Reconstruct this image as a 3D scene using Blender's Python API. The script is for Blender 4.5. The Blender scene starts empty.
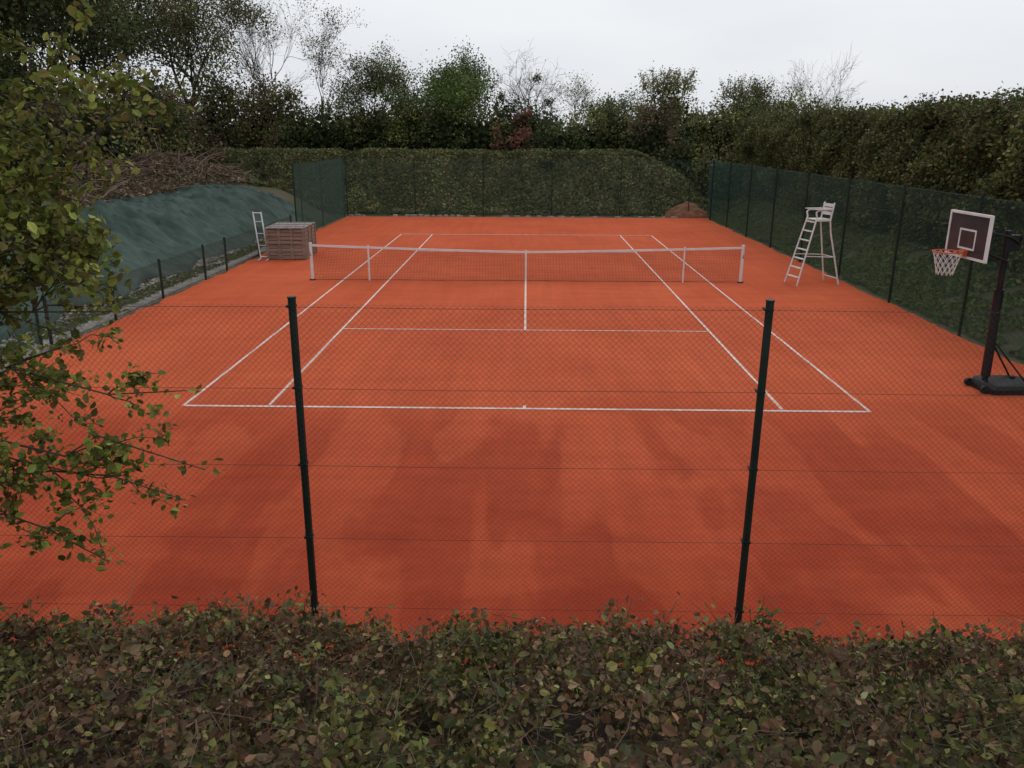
import bpy, math, random
import numpy as np
from mathutils import Matrix, Vector, noise as mnoise
random.seed(4); rng=np.random.default_rng(4)
C=bpy.context.scene
CAMY=-24.2; CAMZ=4.18
# ------------------------------------------------------------ helpers
def sm(t):
    t=np.clip(t,0,1); return t*t*(3-2*t)
def nz(x,y,s=1.0,z=0.0):
    return mnoise.noise(Vector((x*s,y*s,z)))
def height(X,Y):
    X=np.asarray(X,float);Y=np.asarray(Y,float)
    l=sm((-X-10.3)/3.7)*1.5+sm((-X-14)/4)*.8
    f=sm((Y-20.6)/4.6)*3.1*(1-sm((X-6.0)/5.5)*.75)
    r=sm((X-10.2)/3)*.9
    h=np.maximum(np.maximum(l,f),r)
    n=sm((-18.6-Y)/3.4)*1.75+sm((-22-Y)/2)*.75
    return np.maximum(h,n)
class MB:
    def __init__(s): s.V=[];s.F=[];s.M=[];s.C=[];s.n=0
    def add(s,v,f,m=0,c=(1,1,1)):
        v=np.asarray(v,float).reshape(-1,3); f=np.asarray(f,int)
        s.V.append(v); s.F.append(f+s.n); s.M.append(m)
        c=np.asarray(c,float)
        if c.ndim==1: c=np.tile(c,(len(v),1))
        s.C.append(c); s.n+=len(v)
    def tube(s,pts,rad,m=0,n=6,c=(1,1,1)):
        pts=np.asarray(pts,float); k=len(pts)
        rad=np.full(k,rad) if np.isscalar(rad) else np.asarray(rad)
        t=np.gradient(pts,axis=0); t/=np.linalg.norm(t,axis=1)[:,None]+1e-9
        ref=np.array([0,0,1.]) if abs(t[0][2])<.9 else np.array([1.,0,0])
        a=np.cross(t,ref); a/=np.linalg.norm(a,axis=1)[:,None]+1e-9; b=np.cross(t,a)
        th=np.arange(n)*2*math.pi/n
        v=pts[:,None]+rad[:,None,None]*(a[:,None]*np.cos(th)[None,:,None]+b[:,None]*np.sin(th)[None,:,None])
        i=np.arange(k-1)[:,None]*n; j=np.arange(n)[None]; j2=(j+1)%n
        f=np.stack([i+j,i+j2,i+n+j2,i+n+j],-1).reshape(-1,4)
        s.add(v.reshape(-1,3),f,m,c)
        if n>3:
            s.add(v[0],[list(range(n))],m,c); s.add(v[-1],[list(range(n))[::-1]],m,c)
    def box(s,c0,d,m=0,rz=0,M=None,bev=0.0):
        x,y,z=[q/2 for q in d]
        v=np.array([[i*x,j*y,k*z] for k in(-1,1) for j in(-1,1) for i in(-1,1)])
        if M is not None: v=v@np.array(M).T
        cz,sz=math.cos(rz),math.sin(rz)
        v=v@np.array([[cz,sz,0],[-sz,cz,0],[0,0,1]])
        v=v+np.array(c0)
        s.add(v,[[0,2,3,1],[4,5,7,6],[0,1,5,4],[2,6,7,3],[0,4,6,2],[1,3,7,5]],m)
    def leaves(s,P,size,col,m=0,kind='q',up=0.0):
        P=np.asarray(P); N=len(P)
        if N==0:return
        nrm=rng.normal(size=(N,3)); nrm[:,2]+=up; nrm/=np.linalg.norm(nrm,axis=1)[:,None]
        a=np.cross(nrm,rng.normal(size=(N,3))); a/=np.linalg.norm(a,axis=1)[:,None]; b=np.cross(nrm,a)
        if kind=='q': T=np.array([(-.5,0,0),(0,-.36,.05),(.5,0,0),(.05,.36,.05)])
        else: T=np.array([(-.5,0,0),(-.25,-.3,.06),(.12,-.3,.08),(.5,0,-.05),(.12,.3,.08),(-.25,.3,.06)])
        sz=(np.full(N,size) if np.isscalar(size) else size)*rng.uniform(.6,1.3,N)
        v=P[:,None]+sz[:,None,None]*(T[None,:,0:1]*a[:,None]+T[None,:,1:2]*b[:,None]+T[None,:,2:3]*nrm[:,None])
        k=len(T)
        if k==4: f=np.arange(N*4).reshape(N,4)
        else:
            base=np.arange(N)[:,None]*6
            f=np.concatenate([base+np.array([[0,1,2,3]]),base+np.array([[0,3,4,5]])])
        s.add(v.reshape(-1,3),f,m,np.repeat(col,k,axis=0))
    def build(s,name,mats,loc=(0,0,0),smooth=False,parent=None):
        me=bpy.data.meshes.new(name)
        V=np.concatenate(s.V); Cc=np.concatenate(s.C)
        li=np.concatenate([f.ravel() for f in s.F])
        ls=np.concatenate([np.full(len(f),f.shape[1]) for f in s.F])
        mi=np.concatenate([np.full(len(f),m) for f,m in zip(s.F,s.M)])
        me.vertices.add(len(V)); me.vertices.foreach_set('co',V.ravel())
        me.loops.add(len(li)); me.loops.foreach_set('vertex_index',li.astype(np.int32))
        me.polygons.add(len(ls)); st=np.concatenate([[0],np.cumsum(ls)[:-1]])
        me.polygons.foreach_set('loop_start',st.astype(np.int32))
        try: me.polygons.foreach_set('loop_total',ls.astype(np.int32))
        except Exception: pass
        me.polygons.foreach_set('material_index',mi.astype(np.int32))
        me.polygons.foreach_set('use_smooth',np.full(len(ls),smooth))
        at=me.color_attributes.new('Col','FLOAT_COLOR','POINT')
        at.data.foreach_set('color',np.concatenate([Cc,np.ones((len(V),1))],1).ravel().astype(np.float32))
        me.update(calc_edges=True); me.validate()
        for m in mats: me.materials.append(m)
        o=bpy.data.objects.new(name,me); C.collection.objects.link(o); o.location=loc
        if parent: o.parent=parent
        return o
# ------------------------------------------------------------ materials
def newmat(n):
    m=bpy.data.materials.new(n); m.use_nodes=True
    return m,m.node_tree.nodes,m.node_tree.links,m.node_tree.nodes['Principled BSDF']
def noisemat(n,c1,c2,scale=3,rough=.85,bump=.2,bscale=None,detail=6,stretch=(1,1,1),metal=0,spec=.3):
    m,N,L,P=newmat(n)
    tc=N.new('ShaderNodeTexCoord'); mp=N.new('ShaderNodeMapping'); mp.inputs['Scale'].default_value=stretch
    L.new(tc.outputs['Object'],mp.inputs[0])
    no=N.new('ShaderNodeTexNoise'); no.inputs['Scale'].default_value=scale; no.inputs['Detail'].default_value=detail
    L.new(mp.outputs[0],no.inputs[0])
    r=N.new('ShaderNodeValToRGB'); r.color_ramp.elements[0].position=.3; r.color_ramp.elements[1].position=.7
    r.color_ramp.elements[0].color=(*c1,1); r.color_ramp.elements[1].color=(*c2,1)
    L.new(no.outputs[0],r.inputs[0]); L.new(r.outputs[0],P.inputs['Base Color'])
    P.inputs['Roughness'].default_value=rough; P.inputs['Metallic'].default_value=metal
    P.inputs['Specular IOR Level'].default_value=spec
    if bump:
        n2=N.new('ShaderNodeTexNoise'); n2.inputs['Scale'].default_value=bscale or scale*8; n2.inputs['Detail'].default_value=5
        L.new(mp.outputs[0],n2.inputs[0])
        b=N.new('ShaderNodeBump'); b.inputs['Strength'].default_value=bump; b.inputs['Distance'].default_value=.02
        L.new(n2.outputs[0],b.inputs['Height']); L.new(b.outputs[0],P.inputs['Normal'])
    return m
def leafmat(n,trans=.25,rough=.6):
    m,N,L,P=newmat(n)
    a=N.new('ShaderNodeAttribute'); a.attribute_name='Col'
    L.new(a.outputs['Color'],P.inputs['Base Color']); P.inputs['Roughness'].default_value=rough
    P.inputs['Specular IOR Level'].default_value=.18
    t=N.new('ShaderNodeBsdfTranslucent'); L.new(a.outputs['Color'],t.inputs[0])
    mx=N.new('ShaderNodeMixShader'); mx.inputs[0].default_value=trans
    L.new(P.outputs[0],mx.inputs[1]); L.new(t.outputs[0],mx.inputs[2])
    L.new(mx.outputs[0],N['Material Output'].inputs[0]); return m
LEAF=leafmat('foliage_leaf')
BARK=noisemat('bark',(.045,.036,.028),(.10,.08,.06),6,.9,.6,40)
GREENP=noisemat('green_coated_steel',(.008,.018,.014),(.014,.028,.021),5,.5,.0)
WIREG=noisemat('green_wire',(.03,.085,.065),(.04,.105,.08),5,.6,.0)
WIRED=noisemat('dark_green_wire',(.03,.036,.03),(.045,.052,.042),5,.6,.0)
WHITE=noisemat('white_paint',(.66,.66,.64),(.8,.8,.78),4,.45,.05)
BLACK=noisemat('black_plastic',(.008,.008,.009),(.018,.018,.02),4,.45,.05)
# clay
def claymat(n,lines=False):
    m,N,L,P=newmat(n)
    tc=N.new('ShaderNodeTexCoord')
    def noi(sc,st=(1,1,1),det=6,rough=.55,dist=0,loc=(0,0,0)):
        mp=N.new('ShaderNodeMapping'); mp.inputs['Scale'].default_value=st; mp.inputs['Location'].default_value=loc; L.new(tc.outputs['Object'],mp.inputs[0])
        o=N.new('ShaderNodeTexNoise'); o.inputs['Scale'].default_value=sc; o.inputs['Detail'].default_value=det
        o.inputs['Roughness'].default_value=rough; o.inputs['Distortion'].default_value=dist
        L.new(mp.outputs[0],o.inputs[0]); return o.outputs[0]
    def ramp(i,a,b,ca,cb):
        r=N.new('ShaderNodeValToRGB'); e=r.color_ramp.elements; e[0].position=a;e[1].position=b
        e[0].color=(*ca,1);e[1].color=(*cb,1); L.new(i,r.inputs[0]); return r.outputs[0]
    def mix(f,a,b,t='MIX'):
        x=N.new('ShaderNodeMixRGB'); x.blend_type=t
        if isinstance(f,float): x.inputs[0].default_value=f
        else: L.new(f,x.inputs[0])
        L.new(a,x.inputs[1]); 
        if isinstance(b,tuple): x.inputs[2].default_value=(*b,1)
        else: L.new(b,x.inputs[2])
        return x.outputs[0]
    g=lambda v:(v,v,v)
    col=ramp(noi(.35,(1,.8,1)),.3,.72,(.52,.092,.034),(.63,.126,.050))
    # broom / drag streaks across and fine grain
    col=mix(1.0,col,ramp(noi(1.2,(.25,2.2,1),5),.3,.7,g(.91),g(1.05)),'MULTIPLY')
    col=mix(1.0,col,ramp(noi(2.2,(1.6,.12,1),4),.35,.7,g(.93),g(1.04)),'MULTIPLY')
    col=mix(1.0,col,ramp(noi(45,det=4,rough=.8),.3,.7,g(.82),g(1.14)),'MULTIPLY')
    col=mix(1.0,col,ramp(noi(7,(1,1,1),6,.75),.35,.7,g(.92),g(1.07)),'MULTIPLY')
    # watered / compacted damp clay: drag-mat passes, plus lens vignette painted in towards the near run-back
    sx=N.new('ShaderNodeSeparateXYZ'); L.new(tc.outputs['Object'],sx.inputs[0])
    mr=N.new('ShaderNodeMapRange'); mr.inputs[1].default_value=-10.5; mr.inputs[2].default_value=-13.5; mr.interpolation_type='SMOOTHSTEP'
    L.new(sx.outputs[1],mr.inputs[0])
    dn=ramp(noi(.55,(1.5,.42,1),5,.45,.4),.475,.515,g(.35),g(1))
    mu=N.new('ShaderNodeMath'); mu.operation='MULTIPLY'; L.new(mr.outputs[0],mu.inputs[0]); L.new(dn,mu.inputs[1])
    damp_vignette=mix(1.0,col,(.77,.66,.66),'MULTIPLY'); col=mix(mu.outputs[0],col,damp_vignette)
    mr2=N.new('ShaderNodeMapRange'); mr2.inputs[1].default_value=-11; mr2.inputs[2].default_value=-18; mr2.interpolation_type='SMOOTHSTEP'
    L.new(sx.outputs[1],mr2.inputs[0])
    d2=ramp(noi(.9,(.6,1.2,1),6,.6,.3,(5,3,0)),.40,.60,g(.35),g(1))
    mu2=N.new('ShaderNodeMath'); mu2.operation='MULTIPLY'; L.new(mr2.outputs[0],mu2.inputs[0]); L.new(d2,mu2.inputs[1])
    damp_vignette2=mix(1.0,col,(.80,.66,.68),'MULTIPLY'); col=mix(mu2.outputs[0],col,damp_vignette2)
    if lines:
        wn=ramp(noi(5,det=8,rough=.75),.36,.62,g(.55),g(.05))
        r=N.new('ShaderNodeRGB'); r.outputs[0].default_value=(.83,.78,.72,1)
        col=mix(wn,r.outputs[0],col)
    L.new(col,P.inputs['Base Color']); P.inputs['Roughness'].default_value=.95
    P.inputs['Specular IOR Level'].default_value=.12
    b=N.new('ShaderNodeBump'); b.inputs['Strength'].default_value=.35; b.inputs['Distance'].default_value=.01
    L.new(noi(60,det=5,rough=.8),b.inputs['Height']); L.new(b.outputs[0],P.inputs['Normal'])
    return m
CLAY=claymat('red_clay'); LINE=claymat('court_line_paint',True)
GROUND=noisemat('grass_and_soil',(.045,.06,.022),(.10,.085,.05),1.3,.95,.6,25)
# ------------------------------------------------------------ ground
def axis(lo,hi,st,ext):
    a=list(np.arange(lo,hi+1e-6,st)); 
    pre=[];d=st*2;x=lo
    while x>-ext: x-=d;d*=1.5;pre.append(x)
    post=[];d=st*2;x=hi
    while x<ext: x+=d;d*=1.5;post.append(x)
    return np.array(pre[::-1]+a+post)
xs=axis(-30,30,.5,500); ys=axis(-30,40,.5,500)
XX,YY=np.meshgrid(xs,ys); ZZ=height(XX,YY)
for i in range(len(ys)):
    for j in range(len(xs)):
        if ZZ[i,j]>.05 or abs(xs[j])>10.6: ZZ[i,j]+=nz(xs[j],ys[i],.6)*.09*min(1,ZZ[i,j]*3)
ZZ-=.02
g=MB(); ny,nx=ZZ.shape
idx=np.arange(ny*nx).reshape(ny,nx)
g.add(np.stack([XX,YY,ZZ],-1),np.stack([idx[:-1,:-1],idx[:-1,1:],idx[1:,1:],idx[1:,:-1]],-1).reshape(-1,4))
g.build('ground',[GROUND],smooth=True)
# clay surface with ragged edge
g=MB(); cx=np.linspace(-9.55,9.55,160); cy=np.linspace(-18.4,19.9,300)
XX,YY=np.meshgrid(cx,cy)
for i in range(300):
    for j in (0,159): XX[i,j]+=nz(j,cy[i],1.2)*.16+nz(j,cy[i],5)*.05
for j in range(160):
    for i in(0,299): YY[i,j]+=nz(cx[j],i,1.5)*.2
idx=np.arange(48000).reshape(300,160)
g.add(np.stack([XX,YY,XX*0],-1),np.stack([idx[:-1,:-1],idx[:-1,1:],idx[1:,1:],idx[1:,:-1]],-1).reshape(-1,4))
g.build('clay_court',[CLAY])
# lines
g=MB()
def rect(x0,x1,y0,y1,z=.005): g.add([[x0,y0,z],[x1,y0,z],[x1,y1,z],[x0,y1,z]],[[0,1,2,3]])
w=.05; B=11.885
for s in(-1,1):
    rect(s*5.485-w/2,s*5.485+w/2,-B,B); rect(s*4.115-w/2,s*4.115+w/2,-B+w*1.4,B-w*1.4)
    rect(-5.46,5.46,s*B-w*.7,s*B+w*.7,.007); rect(-4.09,4.09,s*6.4-w/2,s*6.4+w/2,.007)
    rect(-w/2,w/2,min(0,s*6.37),max(0,s*6.37),.005); 
    rect(-w/2,w/2,min(s*(B-.15),s*(B-.035)),max(s*(B-.15),s*(B-.035)),.009)
g.build('court_lines',[LINE])
# edging stones at far and left edge
STONE=noisemat('pale_stone',(.22,.2,.17),(.42,.39,.34),4,.9,.4)
g=MB()
for X in np.arange(-9.4,-3.5,.34): 
    if random.random()<.75: g.box((X,20.05+random.uniform(-.1,.1),.03),(.26*random.uniform(.6,1.2),.18,.12*random.uniform(.6,1.4)),0,random.uniform(-.5,.5))
for X in np.arange(-3.5,8.5,.6):
    if random.random()<.5: g.box((X,20.1+random.uniform(-.1,.1),.02),(.26*random.uniform(.6,1.4),.15,.08),0,random.uniform(-.5,.5))
g.build('edging_stones',[STONE])
g=MB()
for Y in np.arange(-13.5,9.0,1.02):
    g.box((-9.86,Y,.01),(.42,1.0,.09),0,random.uniform(-.01,.01))
g.build('concrete_kerb',[STONE])
g=MB()
for k in range(2200):
    X=-10.7+random.gauss(0,.35); Y=random.uniform(-15,10); h=float(height(X,Y)); r=random.uniform(.02,.07)
    g.box((X,Y,h+r*.3),(r*2,r*1.5,r),0,random.uniform(0,3),M=Matrix.Rotation(random.uniform(-.5,.5),3,'X'))
g.build('gravel',[STONE])
# clay heap in the far right corner
g=MB(); n=40
t=np.linspace(-1,1,n); XX,YY=np.meshgrid(t,t); RR=np.sqrt(XX**2+YY**2)
ZZ=np.clip(1-RR,0,1)**.75*.8
for i in range(n):
    for j in range(n): ZZ[i,j]+=(nz(t[i]*1,t[j],4)*.12) if RR[i,j]<.95 else -.1
idx=np.arange(n*n).reshape(n,n)
g.add(np.stack([XX*1.3,YY*1.1,ZZ],-1),np.stack([idx[:-1,:-1],idx[:-1,1:],idx[1:,1:],idx[1:,:-1]],-1).reshape(-1,4))
g.build('clay_heap',[noisemat('old_clay',(.14,.06,.035),(.26,.11,.06),4,.95,.6)],loc=(8.7,20.9,0),smooth=True)
# ------------------------------------------------------------ fences
def fence(name,p0,p1,H,wiremat,post_sp=3.65,p=.052,wr=.0014,start=0,hw=5,prad=.032,nseg=1,post_ts=None,wob=.0):
    p0=np.array(p0,float);p1=np.array(p1,float);L=np.linalg.norm(p1-p0);d=(p1-p0)/L
    nrm=np.array([-d[1],d[0]])
    g=MB()
    def P(u,v,off=0.0):
        return np.array([p0[0]+d[0]*u+nrm[0]*off,p0[1]+d[1]*u+nrm[1]*off,v])
    c=-H
    while c<L:
        for sgn in(1,-1):
            u0,u1=max(0,c),min(L,c+H)
            if u1-u0<.02: continue
            us=np.linspace(u0,u1,nseg+1); pts=[]
            for u in us:
                v=(u-c) if sgn>0 else H-(u-c)
                o=0
                if wob: 
                    o=nz(u,v,.7)*wob*2; u=u+nz(u,v,1.3,3)*wob; v=v+nz(u,v,1.3,9)*wob*(1 if v<H-.05 else .3)
                pts.append(P(u,v*(H-.04)/H+.03,o+sgn*.001))
            g.tube(pts,wr,1,3)
        c+=p
    for k in range(hw):
        v=H-.03-k*(H-.33)/(hw-1) if hw>1 else H
        us=np.linspace(0,L,max(2,int(L/1.2)))
        g.tube([P(u,v-.012*abs(math.sin(u*.86)),.004) for u in us],wr*1.5,1,4)
    us=post_ts if post_ts is not None else np.arange(start,L+.01,post_sp)
    for u in us:
        a=P(u,-.3,.03); b=P(u,H+.03,.03)
        lean=random.uniform(-.012,.012)
        b[0]+=lean
        g.tube([a,a*.5+b*.5,b],prad,0,8)
        g.tube([b,b+np.array([0,0,.012])],prad*1.12,0,8)
        for q in range(hw):
            v=H-.03-q*(H-.33)/max(1,hw-1)
            g.box(P(u,v,.03),(prad*2.15,prad*2.15,.018),0)
    return g.build(name,[GREENP,wiremat])
FY=-18.1
fence('chain_link_fence',(-9.6,FY),(9.6,FY),2.95,WIRED,post_ts=[.05,.5,4.13,7.8,11.45,15.1,18.7],p=.050,wr=.00115,nseg=7,wob=.02)
fence('chain_link_fence',(9.6,FY),(9.6,20.2),3.0,WIREG,wr=.0021,p=.06,start=.6)
fence('chain_link_fence',(-9.6,20.2),(9.6,20.2),3.0,WIREG,wr=.0011,p=.06,start=.0,prad=.024)
fence('chain_link_fence',(-9.7,10.6),(-9.7,20.2),3.0,WIREG,wr=.0034,p=.055,post_ts=[0,1.0,4.6,9.4])
fence('chain_link_fence',(-9.75,-18.1),(-9.75,-8.4),1.9,WIREG,wr=.002,p=.055,hw=3,post_ts=[0,2.4,4.8,7.2,9.7])
fence('low_mesh_fence',(-9.6,-8.4),(-9.6,9.5),1.0,WIRED,wr=.0024,p=.055,hw=3,post_ts=[.1,2.8,5.4,8.4,10.2,13.5,17.8],prad=.035)
# ------------------------------------------------------------ tennis net
NETM=noisemat('net_cord',(.01,.012,.012),(.02,.022,.022),5,.8,0)
g=MB()
def nh(x): 
    return .90+(1.06-.90)*(abs(x)/6.35)**1.3
for s in(-1,1):
    g.tube([(s*6.4,0,-.1),(s*6.4,0,1.09)],.045,0,10); g.tube([(s*6.4,0,1.09),(s*6.4,0,1.11)],.05,0,10)
    g.tube([(s*6.4,-.04,.75),(s*6.4,-.12,.75),(s*6.4,-.12,.9)],.012,1,6)
    g.tube([(s*4.68,-.03,0),(s*4.68,-.03,nh(4.68)+.04)],.026,0,8)
    g.tube([(s*6.4,0,0.0),(s*6.4,0,.03)],.09,1,10)
xs_=np.linspace(-6.35,6.35,61)
for a,b in zip(xs_[:-1],xs_[1:]):
    for off in(-.012,.012):
        g.add([[a,off,nh(a)-.058],[b,off,nh(b)-.058],[b,off,nh(b)],[a,off,nh(a)]],[[0,1,2,3]],0)
    g.add([[a,-.012,nh(a)],[b,-.012,nh(b)],[b,.012,nh(b)],[a,.012,nh(a)]],[[0,1,2,3]],0)
for x in np.arange(-6.33,6.34,.045): g.tube([(x,0,.02),(x,0,nh(x)-.05)],.0025,1,3)
for k in range(21):
    f=k/21
    g.tube([(x,0,.02+(nh(x)-.07)*f+ .01*math.sin(x*3+k)) for x in np.linspace(-6.33,6.33,25)],.0025,1,3)
g.tube([(-6.33,0,.02),(6.33,0,.02)],.006,1,4)
g.box((0,-.016,.455),(.055,.004,.89),0); g.box((0,.016,.455),(.055,.004,.89),0); g.box((0,0,.911),(.056,.036,.012),0)
g.build('tennis_net',[WHITE,NETM])
# ------------------------------------------------------------ umpire chair (faces -X)
g=MB(); r=.024
for y in(-.3,.3):
    yy=y*.8
    g.tube([(-.68,y*1.1,0),(-.2,yy,1.95)],r,0,8)
    g.tube([(.66,y*1.25,0),(.30,yy,1.5),(.24,yy,1.85),(.32,yy,2.36)],r,0,8)
    g.tube([(-.22,yy,1.85),(.26,yy,1.85)],r,0,8)
    g.tube([(-.2,yy,1.95),(-.24,yy,2.08),(-.18,yy,2.14),(.26,yy,2.16)],r,0,8)
    g.tube([(-.48,y*.98,.85),(.5,y*1.08,.8)],.015,0,6)
for k in range(7):
    f=.12+k*.135; g.box((-.68+.48*f,0,1.95*f),(.09,.56-.04*k*.5,.025),0)
g.tube([(.62,-.37,.18),(.62,.37,.18)],.015,0,6)
g.tube([(.47,-.32,.8),(.47,.32,.8)],.015,0,6)
for k in range(5): g.box((-.17+.1*k,0,1.885),(.085,.5,.022),0)
for k in range(3): g.box((.262+.014*k,0,2.05+.115*k),(.02,.5,.09),0)
for y in(-.24,.24): g.box((-.02,y,2.175),(.52,.085,.02),0)
g.build('umpire_chair',[WHITE],loc=(8.5,0.0,0)).rotation_euler=(0,0,math.radians(14))
# ------------------------------------------------------------ basketball hoop (board faces -X)
BOARD=noisemat('smoked_board',(.035,.035,.04),(.06,.06,.065),3,.15,0)
RIM=noisemat('orange_rim',(.5,.1,.03),(.6,.14,.05),4,.5,0)
g=MB()
W,Hb=1.16,.74; zc=2.64; bx=-.80
g.box((bx,0,zc),(.02,W-.06,Hb-.06),1)
for s in(-1,1):
    g.box((bx,s*(W/2-.02),zc),(.045,.04,Hb),0); g.box((bx,0,zc+s*(Hb/2-.02)),(.044,W-.08,.04),0)
    g.box((bx-.014,s*.22,zc-.06),(.006,.03,.33),0)
    g.box((bx-.014,0,zc-.06+s*.15),(.0065,.41,.03),0)
cz_=zc-.26; cxr=bx-.30; R=.225
th=np.linspace(0,2*math.pi,25)
g.tube([(cxr+R*math.cos(t),R*math.sin(t),cz_) for t in th],.012,3,6)
g.box((bx-.045,0,cz_-.02),(.06,.16,.1),3)
for k in range(12):
    for s in(1,-1):
        pts=[]
        for q in range(7):
            f=q/6; rr=R*(1-.45*f**.8); a=2*math.pi*k/12+s*f*math.pi/2.4
            pts.append((cxr+rr*math.cos(a),rr*math.sin(a),cz_-.38*f))
        g.tube(pts,.005,0,4)
for y in(-.07,.07):
    g.tube([(bx+.02,y,zc+.12),(-.12,y,zc-.02)],.018,2,6); g.tube([(bx+.02,y,zc-.16),(-.1,y,zc-.42)],.018,2,6)
    g.tube([(-.12,y,zc-.02),(.04,y,zc-.12),(.08,y,zc-.02)],.018,2,6)
g.box((bx+.03,0,zc-.02),(.03,.3,.34),2)
g.tube([(-.09,0,.16),(-.13,0,2.2),(-.14,0,2.72)],[.05,.05,.045],2,12)
g.tube([(-.092,0,.25),(-.12,0,1.75)],[.075,.075],2,12)
g.box((-.03,0,2.52),(.2,.1,.26),2)
b=[(-.10,-.36),(.65,-.36),(.85,-.2),(.85,.2),(.65,.36),(-.10,.36),(-.2,.2),(-.2,-.2)]
lv=[(0.0,1.0),(.09,1.0),(.15,.9),(.17,.8)]
vv=[];ff=[]
for z,s in lv: vv+= [(x*s+.3*(1-s)*.3,y*s,z) for x,y in b]
for k in range(3):
    for j in range(8): ff.append([k*8+j,k*8+(j+1)%8,k*8+8+(j+1)%8,k*8+8+j])
g.add(vv,ff,2); g.add(np.array(vv)[24:],[list(range(8))],2)
for y in(-.24,.24): 
    g.tube([(.5,y,.16),(-.1,y*.15,.9)],.016,2,6)
    g.tube([(-.22,y-.03,.07),(-.22,y+.03,.07)],.07,2,14)
g.tube([(.45,.1,.16),(.45,.1,.21)],.05,2,12)
g.build('basketball_hoop',[WHITE,BOARD,BLACK,RIM],loc=(8.03,-10.6,0)).rotation_euler=(0,0,math.radians(3))
# ------------------------------------------------------------ wooden storage crate + leaning frame
WOOD=noisemat('weathered_wood',(.15,.105,.08),(.32,.235,.18),3,.85,.3,20,stretch=(.4,4,4))
LID=noisemat('grey_wood_lid',(.22,.19,.17),(.36,.32,.28),3,.85,.3,20,stretch=(4,.4,4))
g=MB()
w_,d_,h_=1.3,1.9,1.06
for k in range(8):
    z=.08+k*.13
    for s in(-1,1):
        g.box((0,s*d_/2,z),(w_,.022,.112),0); g.box((s*w_/2,0,z),(.022,d_-.03,.112),0)
for x in(-w_/2,-.22,.22,w_/2-.0):
    for s in(-1,1): g.box((x*.96,s*(d_/2+.024),.54),(.09,.024,1.06),0)
for y in(-d_/2,-.3,.3,d_/2):
    for s in(-1,1): g.box((s*(w_/2+.024),y*.95,.54),(.024,.09,1.06),0)
for k in range(9): g.box((-w_/2+.05+k*(w_-.10)/8,0,h_+.03),(.135,d_+.1,.026),1)
for y in(-.7,0,.7): g.box((0,y,h_+.056),(w_,.09,.022),1)
g.box((0,0,.5),(w_-.1,d_-.1,.9),2)
g.build('wooden_crate',[WOOD,LID,BLACK],loc=(-8.38,5.0,0)).rotation_euler=(0,0,math.radians(3))
g=MB()
for x in(0,.3): g.tube([(x,0,0),(x-.32,.3,1.6)],.024,0,6)
for f in(.06,.98): g.tube([(-.32*f,.3*f,1.6*f),(.3-.32*f,.3*f,1.6*f)],.022,0,6)
for f in(.3,.55,.8): g.tube([(-.32*f,.3*f,1.6*f),(.3-.32*f,.3*f,1.6*f)],.012,0,6)
g.tube([(0,0,.03),(.1,-.4,.03)],.02,0,6); g.tube([(.3,0,.03),(.4,-.4,.03)],.02,0,6)
g.build('leaning_metal_frame',[WHITE],loc=(-9.25,4.1,0)).rotation_euler=(0,0,math.radians(-10))
# ------------------------------------------------------------ tarpaulin on left bank
TARP=noisemat('green_tarpaulin',(.034,.056,.045),(.075,.108,.09),.9,.75,.3,9,spec=.12)
g=MB(); ty=np.linspace(-14,17,360); tx=np.linspace(0,1,90)
V=np.zeros((360,90,3))
for i,y in enumerate(ty):
    x0=-10.75+nz(y,0,.5)*.35; x1=-14.6+nz(y,5,.35)*.5-.9*float(sm((y-0)/8))
    for j,t in enumerate(tx):
        x=x0+(x1-x0)*t
        f=abs(nz(x+y*.4,y,.55,2))*.6+max(0,1-abs(nz(x*.5-y*.6,y*1.3,1.1,5))*5)**2*.15+abs(nz(x*.8+y*.3,y*2,1.8,7))*.24+nz(x,y,4)*.04
        V[i,j]=(x,y,float(height(x,y))+.05+f*math.sin(math.pi*min(1,t*1.02))**.4)
idx=np.arange(360*90).reshape(360,90)
g.add(V,np.stack([idx[:-1,:-1],idx[1:,:-1],idx[1:,1:],idx[:-1,1:]],-1).reshape(-1,4))
g.build('tarpaulin',[TARP],smooth=True)
# ------------------------------------------------------------ vegetation helpers
GAIN=2.0
def pal(N,cols,var=.25,w=None):
    cols=np.array(cols); i=rng.choice(len(cols),N,p=w); c=cols[i]*GAIN
    return np.clip(c*rng.uniform(1-var,1+var,(N,1))*rng.uniform(.93,1.07,(N,3)),0,1)
DARKG=[(.022,.034,.012),(.034,.05,.016),(.048,.064,.02),(.034,.032,.014)]
OLIVE=[(.055,.058,.02),(.085,.086,.03),(.05,.044,.018),(.10,.104,.034)]
FRESH=[(.045,.074,.019),(.068,.104,.027),(.036,.058,.016),(.06,.07,.022)]
BROWN=[(.066,.046,.028),(.085,.058,.034),(.05,.036,.022),(.055,.054,.024)]
RED=[(.13,.045,.035),(.10,.04,.03),(.06,.046,.024)]
def shade_clump(P,centers_idx,col,amount=.45):
    k=rng.uniform(1-amount,1+amount,centers_idx.max()+1)
    return np.clip(col*k[centers_idx][:,None],0,1)
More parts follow.
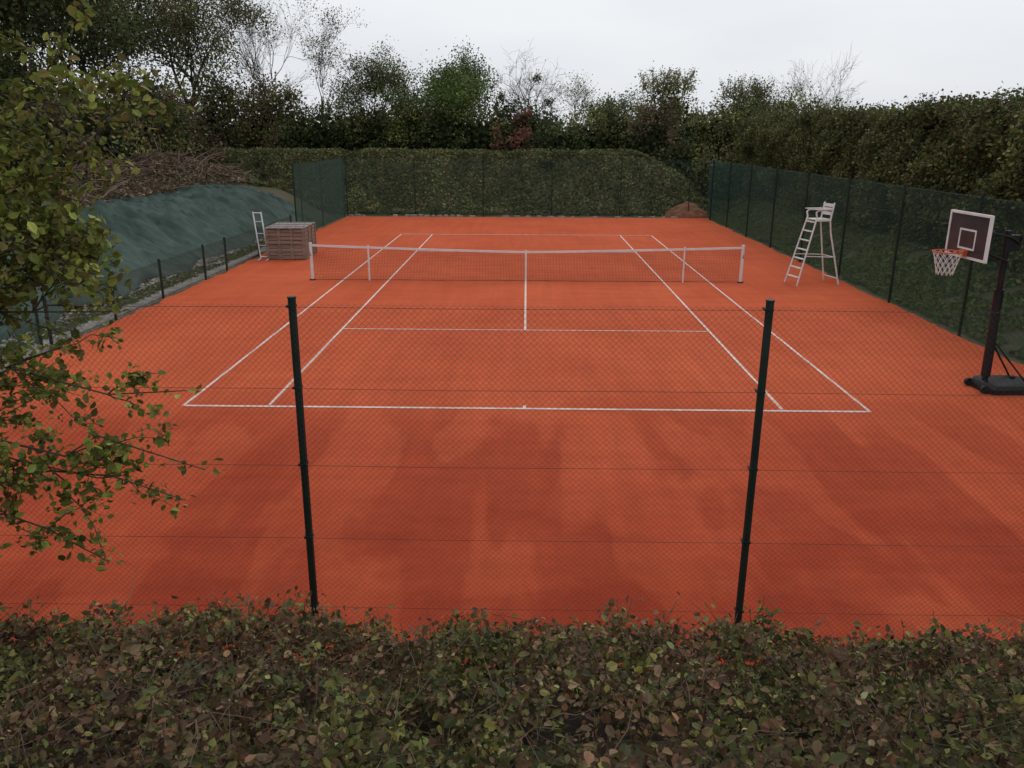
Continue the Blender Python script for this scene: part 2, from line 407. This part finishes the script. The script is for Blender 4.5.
def grow(g,p,d,L,r,lev,maxlev,tips,wob,up,nchild,n=4,spread=.75):
    k=4 if lev<maxlev-1 else 3
    pts=[p];dd=np.array(d,float)
    for i in range(k):
        dd=dd+rng.normal(size=3)*wob+np.array([0,0,up]); dd/=np.linalg.norm(dd)
        pts.append(pts[-1]+dd*L/k)
    pts=np.array(pts)
    g.tube(pts,np.linspace(r,r*.5,k+1),1,max(3,n-lev) if lev else 8)
    if lev>=maxlev: tips.append(pts[-1]);tips.append(pts[len(pts)//2]); return
    for c in range(nchild):
        f=rng.uniform(.35,1) if c<nchild-1 else 1
        ii=f*k; i0=min(int(ii),k-1); q=pts[i0]+(pts[i0+1]-pts[i0])*(ii-i0)
        a=rng.normal(size=3); a-=a@dd*dd; a/=np.linalg.norm(a)
        sp=spread*rng.uniform(.6,1.3)*(1 if c<nchild-1 else .4)
        nd=dd*math.cos(sp)+a*math.sin(sp)
        grow(g,q,nd,L*rng.uniform(.6,.85),max(.008,r*.5*(1-.3*f)+r*.08),lev+1,maxlev,tips,wob,up,nchild,n,spread)
def tree(name,X,Y,H,nleaf,lsz,cols,lev=4,nchild=4,crown=.55,wob=.16,up=.05,r=None,amount=.45,spread=.7,trunk=.3,mist=0,wide=1.0):
    g=MB(); tips=[]
    z=float(height(X,Y))-.1
    L0=(H-z)*trunk; 
    tot=sum(.72**k for k in range(1,lev+1)); 
    L1=(H-z-L0)/(tot)/.95
    r=r or .018*H
    p=np.array([X,Y,z]); 
    pts=[p,p+[rng.normal()*.08,rng.normal()*.08,L0*.5],p+[rng.normal()*.15,rng.normal()*.15,L0]]
    g.tube(pts,[r*1.2,r,r*.8],1,8)
    for c in range(nchild):
        a=c*2*math.pi/nchild+rng.uniform(-.4,.4); e=rng.uniform(.55,1.25) if c else 1.45
        d=np.array([math.cos(a)*math.cos(e),math.sin(a)*math.cos(e),math.sin(e)])
        grow(g,pts[2]-[0,0,rng.uniform(0,L0*.35)],d,L1*rng.uniform(.8,1.05),r*.55,1,lev,tips,wob,up,nchild,5,spread)
    T=np.array(tips)
    if nleaf:
        i=rng.choice(len(T),nleaf); P=T[i]+rng.normal(size=(nleaf,3))*crown*np.array([1,1,.75])
        bt=np.array([1+.9*nz(q[0]*.6,q[2]*.6,1,q[1]*.3) for q in T])
        col=shade_clump(P,i,pal(nleaf,cols),amount)*bt[i][:,None]
        g.leaves(P,lsz,np.clip(col,.002,1),0,up=.3)
    for q in range(mist):
        c=T[rng.choice(len(T))]; n=260
        P=c+rng.normal(size=(n,3))*.17; g.leaves(P,.12,pal(n,DARKG),0)
    top=np.percentile(T[:,2],98)+.2; k=(H-z)/(top-z)
    for v in g.V: v[:,2]=z+(v[:,2]-z)*k; v[:,0]=X+(v[:,0]-X)*(.5+.5*k)*wide; v[:,1]=Y+(v[:,1]-Y)*(.5+.5*k)*wide
    return g.build(name,[LEAF,BARK])
def blobmass(name,blobs,dens,lsz,amount=.4,kind='q',twigs=0):
    g=MB()
    for (x,y,z,rx,ry,rz,cols) in blobs:
        area=4*math.pi*((rx*ry+ry*rz+rx*rz)/3); N=int(area*dens)
        nc=max(6,int(area*.9)); cd=rng.normal(size=(nc,3)); cd/=np.linalg.norm(cd,axis=1)[:,None]
        cr=rng.uniform(.72,1.15,nc)[:,None]
        cen=cd*cr*np.array([rx,ry,rz])
        i=rng.choice(nc,N); P=cen[i]+rng.normal(size=(N,3))*.34*min(1,(rx+rz)/3)
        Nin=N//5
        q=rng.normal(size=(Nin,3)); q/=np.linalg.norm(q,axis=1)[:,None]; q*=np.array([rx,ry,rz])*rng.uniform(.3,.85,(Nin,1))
        base=np.array([x,y,z])
        col=shade_clump(P,i,pal(N,cols),amount); 
        P=P+base; k=P[:,2]>height(P[:,0],P[:,1])-.1
        g.leaves(P[k],lsz,col[k],up=.5); 
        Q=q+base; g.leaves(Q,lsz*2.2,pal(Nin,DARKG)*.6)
        for t in range(twigs):
            a=base+np.array([random.uniform(-.8,.8)*rx,random.uniform(-.6,.6)*ry,rz*.7]); b=a+[random.gauss(0,.3),random.gauss(0,.3),random.uniform(.6,1.5)]
            g.tube([a,a*.5+b*.5+rng.normal(size=3)*.05,b],[.018,.014,.006],1,3)
            n=30; f=rng.random(n)[:,None]; g.leaves(a+(b-a)*f+rng.normal(size=(n,3))*.1,lsz*.75,pal(n,cols))
    return g.build(name,[LEAF,BARK])
# far bank ivy cover
g=MB(); N=62000
X=rng.uniform(-24,13,N); Y=rng.uniform(20.7,27.5,N); h=height(X,Y)
cl=np.array([nz(a,b,.9)+.6*nz(a,b,2.7)+.8*nz(a,b,.3,4) for a,b in zip(X,Y)])
P=np.stack([X,Y,h+rng.uniform(0,.18,N)+np.clip(cl,-.2,.5)*.25],1)
col=pal(N,[(.04,.05,.017),(.066,.072,.026),(.065,.05,.026),(.08,.076,.032),(.032,.04,.015)])*(1.1+cl[:,None]*.8)
g.leaves(P,.15,np.clip(col,0,1),0,up=.9)
g.build('ivy_bank',[LEAF])
# left earth & brush heap above the tarp
def hp(x,y): return float(np.clip(1-((x+16.6)/1.9)**2,0,1)*np.clip(1-((y-14)/8)**2,0,1))*(.75+.6*nz(x,y,.7))
g=MB(); N=14000
X=rng.uniform(-18.7,-15.0,N);Y=rng.uniform(4,22,N);h=height(X,Y)
cl=np.array([max(0,nz(a,b,.8))*.4+hp(a,b) for a,b in zip(X,Y)])
P=np.stack([X,Y,h+rng.uniform(0,.2,N)+np.clip(cl,0,1.1)],1)
g.leaves(P,.15,pal(N,[(.11,.068,.044),(.075,.048,.032),(.16,.11,.08),(.05,.045,.025),(.05,.058,.022)],.5)*(1+.8*nz(1,2)),0,up=.5)
for k in range(420):
    a=np.array([random.uniform(-18.2,-15.2),random.uniform(5,21),0]); a[2]=float(height(a[0],a[1]))+hp(a[0],a[1])+random.uniform(-.05,.3)
    d=rng.normal(size=3); d[2]*=.35; d/=np.linalg.norm(d)
    g.tube([a,a+d*.5+rng.normal(size=3)*.08,a+d*random.uniform(.8,1.8)],np.array([.028,.02,.01])*random.uniform(.6,1.5),1,4)
LOG=noisemat('cut_branches',(.08,.055,.04),(.26,.19,.14),3,.9,.3)
g.build('brush_heap',[LEAF,LOG])
# left side shrubs behind the tarp
bl=[]
for k in range(16):
    y=-16+k*2.6; x=-19.7+random.uniform(-1.1,1); z=float(height(x,y)); hh=random.uniform(1.3,2.4)
    bl.append((x,y,z+hh*.7,2.2,1.9,hh,random.choice([DARKG,OLIVE,OLIVE,BROWN])))
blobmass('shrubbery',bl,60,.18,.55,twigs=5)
# far shrub belt behind the bank
bl=[]
x=-30
while x<24:
    y=30+random.uniform(-1.5,3); hh=random.uniform(.9,2.3)*(1.45 if x<-13 else 1)
    c=random.choice([DARKG,DARKG,OLIVE,BROWN,OLIVE])
    bl.append((x,y,3.3+hh*.35,random.uniform(1.4,2.4),1.6,hh,c)); x+=random.uniform(1.2,2.1)
bl+=[(11.0,24.5,1.6,1.6,1.5,1.5,OLIVE),(9.3,26.5,2.2,1.5,1.2,1.2,DARKG),(12.5,28,2.5,1.8,1.5,2.0,OLIVE)]
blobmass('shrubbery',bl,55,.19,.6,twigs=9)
blobmass('flowering_shrub',[(-1.0,27.6,4.1,1.1,.9,1.0,RED),(-.2,27.9,4.9,.6,.5,.6,RED)],90,.15)
blobmass('willow_shrub',[(9.3,33.5,5.3,2.0,1.6,2.5,[(.10,.10,.034),(.125,.12,.042),(.07,.072,.028)]),(14.8,35,5.2,1.9,1.6,2.1,OLIVE)],65,.15,twigs=60)
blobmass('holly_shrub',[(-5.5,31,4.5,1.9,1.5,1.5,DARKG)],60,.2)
# distant woods closing the horizon
bl=[]
for x in np.arange(-120,125,5.5):
    bl.append((x,70+random.uniform(-5,8),2.5,4.6,3,random.uniform(2.6,4.2),random.choice([DARKG,OLIVE,BROWN])))
for y in np.arange(-25,70,5.5):
    bl.append((-48+random.uniform(-3,3),y,3.5,3,4.6,random.uniform(4,6),random.choice([DARKG,OLIVE])))
blobmass('distant_woods',bl,9,.6)
# trees
tree('evergreen_tree',-24.5,10,14.5,42000,.23,DARKG+[(.05,.055,.02)],4,4,.85)
tree('evergreen_tree',-31,20,18,36000,.26,DARKG,4,4,.9)
tree('evergreen_tree',-23.5,20.5,11.5,26000,.2,DARKG+[(.06,.05,.022)],4,4,.7)
tree('oak_tree',-28.5,31,16.0,24000,.17,OLIVE+BROWN+DARKG,4,4,.7)
tree('oak_tree',-23.0,33,13.8,22000,.15,OLIVE+BROWN+DARKG,4,4,.55)
tree('bare_tree',-17.5,34,13.6,200,.12,BROWN,5,4,.3,trunk=.3,r=.2,spread=.5,wob=.2,wide=.8)
tree('budding_tree',-13.6,33,12.4,5500,.12,RED+BROWN+OLIVE,5,3,.3,trunk=.25,r=.17,spread=.55,wide=.85)
tree('budding_tree',-10.0,33,9.2,12000,.14,OLIVE+DARKG,4,4,.4,wide=.85)
tree('maple_tree',-4.6,33,9.1,24000,.15,FRESH,4,4,.45,trunk=.15,wide=1.05,amount=.55)
tree('bare_tree',.6,34,9.2,60,.12,BROWN,5,4,.3,r=.16,spread=.75,wob=.28,mist=4,trunk=.25)
tree('bare_tree',3.6,34,8.2,900,.12,OLIVE,5,3,.3,r=.12,spread=.6)
tree('maple_tree',6.2,35,6.9,8000,.15,FRESH,3,4,.4,trunk=.2)
tree('bare_tree',20.2,36,9.2,200,.12,OLIVE,5,4,.3,r=.16,spread=.7,trunk=.25,wide=.9)
tree('budding_tree',17.3,35,7.4,8000,.14,OLIVE,4,3,.4)
# right tall hedge
g=MB(); N=150000
u=rng.uniform(-14,36,N); which=rng.random(N)
topz=lambda y:np.array([4.85+.35*nz(0,q,.35)+.45*nz(3,q,1.1)+.2*nz(5,q,3) for q in y])
tz=topz(u)
zf=rng.random(N)**.8
z=.75+zf*(tz-.75); 
bul=np.array([nz(a,b,.55,1)*.55+nz(a,b,1.6,4)*.35 for a,b in zip(u,z)])
x=12.6-bul+rng.normal(size=N)*.14+sm((z-3.8)/1.4)*.6
k=which>.72
x[k]=rng.uniform(12.8,14.8,k.sum()); z[k]=tz[k]-.1+rng.normal(size=k.sum())*.18+np.maximum(0,rng.normal(size=k.sum()))*.12
P=np.stack([x,u,z],1)
cl=np.array([nz(a,b,1.3,7) for a,b in zip(u,z)])
col=pal(N,[(.035,.046,.016),(.06,.064,.021),(.054,.044,.02),(.078,.078,.027),(.027,.034,.012)])*(1+bul+.8*cl)[:,None]
g.leaves(P,.12,np.clip(col,0.004,1),0,up=.3)
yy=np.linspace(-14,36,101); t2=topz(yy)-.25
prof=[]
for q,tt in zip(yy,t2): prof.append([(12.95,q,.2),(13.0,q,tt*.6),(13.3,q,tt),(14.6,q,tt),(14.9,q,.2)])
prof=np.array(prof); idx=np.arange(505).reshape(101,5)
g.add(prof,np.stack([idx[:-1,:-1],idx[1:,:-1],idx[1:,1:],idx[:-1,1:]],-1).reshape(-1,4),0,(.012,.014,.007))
for k in range(1100):
    y=random.uniform(-12,36); zt=float(topz([y])[0]); a=np.array([random.uniform(12.8,14.5),y,zt-.2]); b=a+[random.gauss(0,.1),random.gauss(0,.1),random.uniform(.25,.7)]
    g.tube([a,b],[.01,.004],1,3)
    n=14; f=rng.random(n)[:,None]; g.leaves(a+(b-a)*f+rng.normal(size=(n,3))*.06,.10,pal(n,OLIVE+DARKG),0)
g.build('tall_hedge',[LEAF,BARK])
# grass on strips beside the court
g=MB(); N=40000
X=np.concatenate([rng.uniform(9.75,12.8,N),rng.uniform(-10.6,-9.95,5000)]);Y=np.concatenate([rng.uniform(-17,24,N),rng.uniform(-16,10,5000)])
cl=np.array([nz(a,b,1.1) for a,b in zip(X,Y)]); k=cl>-.3; X=X[k];Y=Y[k]
P=np.stack([X,Y,height(X,Y)+.05],1)
g.leaves(P,.11,pal(len(P),[(.05,.085,.02),(.065,.095,.026),(.085,.082,.033),(.06,.045,.025)]),0)
g.build('grass',[LEAF])
# ------------------------------------------------------------ foreground hedge on the near bank
Dk=[0,1.2,2.0,3.0,3.9,4.5,4.9]; Hk=[2.70,2.58,2.23,1.82,1.49,1.21,.65]
g=MB(); N=150000
X=rng.uniform(-7.5,7.5,N); D=rng.uniform(.9,4.85,N)
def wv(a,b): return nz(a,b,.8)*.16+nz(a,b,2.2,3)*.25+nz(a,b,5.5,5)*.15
wav=np.array([wv(a,b) for a,b in zip(X,D)])
hue=np.array([nz(a,b,1.7,11)+.7*nz(a,b,4,13) for a,b in zip(X,D)])
gap=np.array([nz(a,b,3.4,21)+.5*nz(a,b,8,23) for a,b in zip(X,D)])
top=np.interp(D,Dk,Hk)+wav
dep=np.abs(rng.normal(size=N))*.14+np.clip(-gap-.12,0,1)*.55
P=np.stack([X,CAMY+D,top-dep],1)
gcols=[(.052,.056,.02),(.082,.084,.028),(.04,.044,.017),(.115,.108,.034)]
bcols=[(.088,.052,.028),(.06,.036,.023),(.115,.060,.033),(.11,.078,.043),(.08,.058,.03)]
cols=gcols+bcols
A=pal(N,gcols,.35); Bc=pal(N,bcols,.4); pick=(rng.random(N)<np.clip(.44+hue*1.3,.06,.92))[:,None]
col=np.where(pick,A,Bc)*rng.lognormal(-.12,.36,(N,1))
yl=rng.random(N)<(.012+.08*np.clip(hue,0,1)); col[yl]=rng.uniform(.7,1.1,(yl.sum(),1))*np.array([.30,.26,.06])
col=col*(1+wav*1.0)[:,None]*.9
k=rng.random(N)<.55
szs=rng.uniform(.026,.060,N)
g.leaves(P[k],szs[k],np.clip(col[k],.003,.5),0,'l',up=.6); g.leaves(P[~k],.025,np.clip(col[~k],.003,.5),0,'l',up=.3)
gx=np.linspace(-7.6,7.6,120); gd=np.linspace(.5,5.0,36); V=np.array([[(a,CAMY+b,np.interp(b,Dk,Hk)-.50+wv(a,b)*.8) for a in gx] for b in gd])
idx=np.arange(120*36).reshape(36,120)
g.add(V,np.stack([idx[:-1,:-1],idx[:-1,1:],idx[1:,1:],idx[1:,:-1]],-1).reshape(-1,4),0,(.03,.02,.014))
TWIG=noisemat('dry_bramble_stem',(.07,.044,.03),(.17,.115,.08),12,.8,.2)
for k in range(5200):
    x=random.uniform(-6,6); d=random.uniform(1.2,4.8); z=float(np.interp(d,Dk,Hk))+wv(x,d)-.14
    a=np.array([x,CAMY+d,z]); v=rng.normal(size=3)*.4; v[2]=abs(v[2])*.35+.08
    L=random.uniform(.15,.6); b=a+v*L*.5+rng.normal(size=3)*.03; c=b+v*L*.5+[0,0,random.uniform(-.12,.04)]
    g.tube([a,(a+b)/2+rng.normal(size=3)*.015,b,c],[.0028,.0026,.002,.0012],2,3)
    if k%3==0:
        n=5; f=rng.random(n)[:,None]; g.leaves(b+(c-b)*f+rng.normal(size=(n,3))*.02,.042,pal(n,cols,.3),0,'l',up=.5)
for cl_ in range(80):
    cx_=random.uniform(-6,6); cd_=random.uniform(3.7,4.65)
    for k in range(random.randint(3,14)):
        x=cx_+random.gauss(0,.14); d=cd_+random.gauss(0,.1); z=float(np.interp(d,Dk,Hk))+wv(x,d)-.1
        a=np.array([x,CAMY+d,z]); b=a+[random.gauss(0,.09),random.gauss(0,.05),random.uniform(.04,.22)]
        g.tube([a,b],[.003,.0015],2,3); n=12; f=rng.random(n)[:,None]
        g.leaves(a+(b-a)*f+rng.normal(size=(n,3))*.03,rng.uniform(.025,.05,n),pal(n,[(.09,.10,.03),(.12,.12,.035),(.09,.05,.03),(.06,.06,.025),(.08,.05,.03)],.3),0,'l',up=.6)
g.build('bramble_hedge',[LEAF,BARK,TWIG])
# ------------------------------------------------------------ overhanging tree at left
g=MB(); tx0,td=-4.75,4.6
z0=float(height(tx0,CAMY+td))-.1
g.tube([(tx0,CAMY+td,z0),(tx0+.08,CAMY+td+.05,2.2),(tx0-.05,CAMY+td,4.0),(tx0+.1,CAMY+td,6.0)],[.13,.11,.08,.04],1,10)
tgt=[(-2.4,4.7,4.3,3.6),(-2.3,4.9,4.0,3.3),(-2.4,4.5,3.7,3.0),(-2.35,4.6,3.35,2.7),(-2.15,4.9,2.62,2.4),(-2.05,4.8,2.12,2.1),(-2.15,4.7,1.95,1.8),(-2.6,4.5,1.62,1.6),(-2.9,4.9,2.9,2.4),(-3.0,4.3,2.3,1.9),(-3.1,4.6,4.7,4.0),(-3.3,4.6,5.4,4.4),(-3.5,5.2,3.6,3.0),(-2.9,5.0,3.9,3.2),
 (-2.75,4.6,4.2,3.8),(-2.85,4.8,4.45,4.0),(-2.65,4.9,3.95,3.5),(-2.45,4.7,3.55,3.1),(-2.45,4.8,3.15,2.8),(-2.95,4.4,3.4,3.0),(-3.2,4.9,4.1,3.7),
 (-2.6,4.6,4.1,3.9),(-2.7,4.7,3.65,3.6),(-2.6,4.5,3.4,3.3),(-2.8,4.8,3.0,3.1),(-3.0,4.6,4.6,4.2),(-3.1,4.7,3.8,3.6),(-3.2,4.5,3.2,3.2),(-3.0,4.9,4.3,4.3)]
LC=[(.07,.082,.016),(.10,.112,.022),(.05,.06,.014),(.135,.145,.034),(.085,.07,.02)]
def sprig(a,b,r,lev,dn=1.0):
    n=6; a=np.array(a);b=np.array(b); L=np.linalg.norm(b-a)
    t=np.linspace(0,1,n+1)[:,None]; pts=a+(b-a)*t; pts[1:-1]+=rng.normal(size=(n-1,3))*L*.03
    pts[:,2]+=np.sin(t[:,0]*math.pi)*L*.08
    g.tube(pts,np.linspace(r,r*.25,n+1),1,5)
    d=(b-a)/L
    if lev<2:
        m=int(9*dn) if lev==0 else 4
        for q in range(m):
            f=rng.uniform(.35,.98); p=pts[min(n,int(f*n))]
            v=d+rng.normal(size=3)*.6+[0,0,.08]; v/=np.linalg.norm(v)
            sprig(p,p+v*L*rng.uniform(.13,.30)*(1 if lev==0 else 1.2),r*.42,lev+1,dn)
    m=int(L/.022)+3; lo=.15
    if lev==0: m=int(m*.45); lo=.55
    f=rng.uniform(lo,1.03,m)[:,None]
    P=a+(b-a)*f+rng.normal(size=(m,3))*.03; P[:,2]+=np.sin(f[:,0].clip(0,1)*math.pi)*L*.08
    g.leaves(P,rng.uniform(.035,.07,m),pal(m,LC,.3)*rng.uniform(.7,1.3),0,'l',up=.7)
for (x,d,z,zs) in tgt:
    sprig((tx0,CAMY+td,zs),(x,CAMY+d,z),.014,0,1.15 if z>2.8 else .9)
    if z>2.8 or rng.random()<.5: sprig((tx0,CAMY+td,zs+rng.uniform(-.3,.3)),(x-rng.uniform(.35,.9),CAMY+d+rng.uniform(-.4,.4),z+rng.uniform(-.3,.3)),.012,0)
g.build('hawthorn_tree',[LEAF,BARK])
# ------------------------------------------------------------ light
w=bpy.data.worlds.new('World'); C.world=w; w.use_nodes=True
N=w.node_tree.nodes; L=w.node_tree.links; bg=N['Background']
sky=N.new('ShaderNodeTexSky'); sky.sky_type='NISHITA'; sky.sun_disc=False
sky.sun_elevation=math.radians(50); sky.sun_rotation=math.radians(40); sky.dust_density=3
tc=N.new('ShaderNodeTexCoord'); mp=N.new('ShaderNodeMapping'); mp.inputs['Scale'].default_value=(1,1,3.5); L.new(tc.outputs['Generated'],mp.inputs[0])
no=N.new('ShaderNodeTexNoise'); no.inputs['Scale'].default_value=1.6; no.inputs['Detail'].default_value=5; no.inputs['Roughness'].default_value=.45; L.new(mp.outputs[0],no.inputs[0])
cr=N.new('ShaderNodeValToRGB'); cr.color_ramp.elements[0].position=.3; cr.color_ramp.elements[1].position=.7
cr.color_ramp.elements[0].color=(6.6,7.0,7.7,1); cr.color_ramp.elements[1].color=(9.0,9.2,9.5,1); L.new(no.outputs[0],cr.inputs[0])
mx=N.new('ShaderNodeMixRGB'); mx.inputs[0].default_value=.93; L.new(sky.outputs[0],mx.inputs[1]); L.new(cr.outputs[0],mx.inputs[2])
L.new(mx.outputs[0],bg.inputs[0]); bg.inputs[1].default_value=.1
sl=bpy.data.lights.new('sun','SUN'); sl.energy=.6; sl.angle=math.radians(25); sl.color=(1,.97,.93)
so=bpy.data.objects.new('sun',sl); C.collection.objects.link(so)
az=math.radians(40); el=math.radians(50)
dv=Vector((math.sin(az)*math.cos(el),math.cos(az)*math.cos(el),math.sin(el)))
so.rotation_euler=dv.to_track_quat('Z','Y').to_euler()
# ------------------------------------------------------------ camera
cd=bpy.data.cameras.new('camera'); cd.sensor_width=36; cd.lens=28.6; cd.clip_end=2000; cd.clip_start=.05
co=bpy.data.objects.new('camera',cd); C.collection.objects.link(co)
M=Matrix.Translation((0,CAMY,CAMZ))@Matrix.Rotation(math.radians(.94),4,'Z')@Matrix.Rotation(math.radians(73),4,'X')@Matrix.Rotation(math.radians(.22),4,'Z')
co.matrix_world=M
C.camera=co
C.view_settings.view_transform='Standard'; C.view_settings.look='None'; C.view_settings.exposure=0
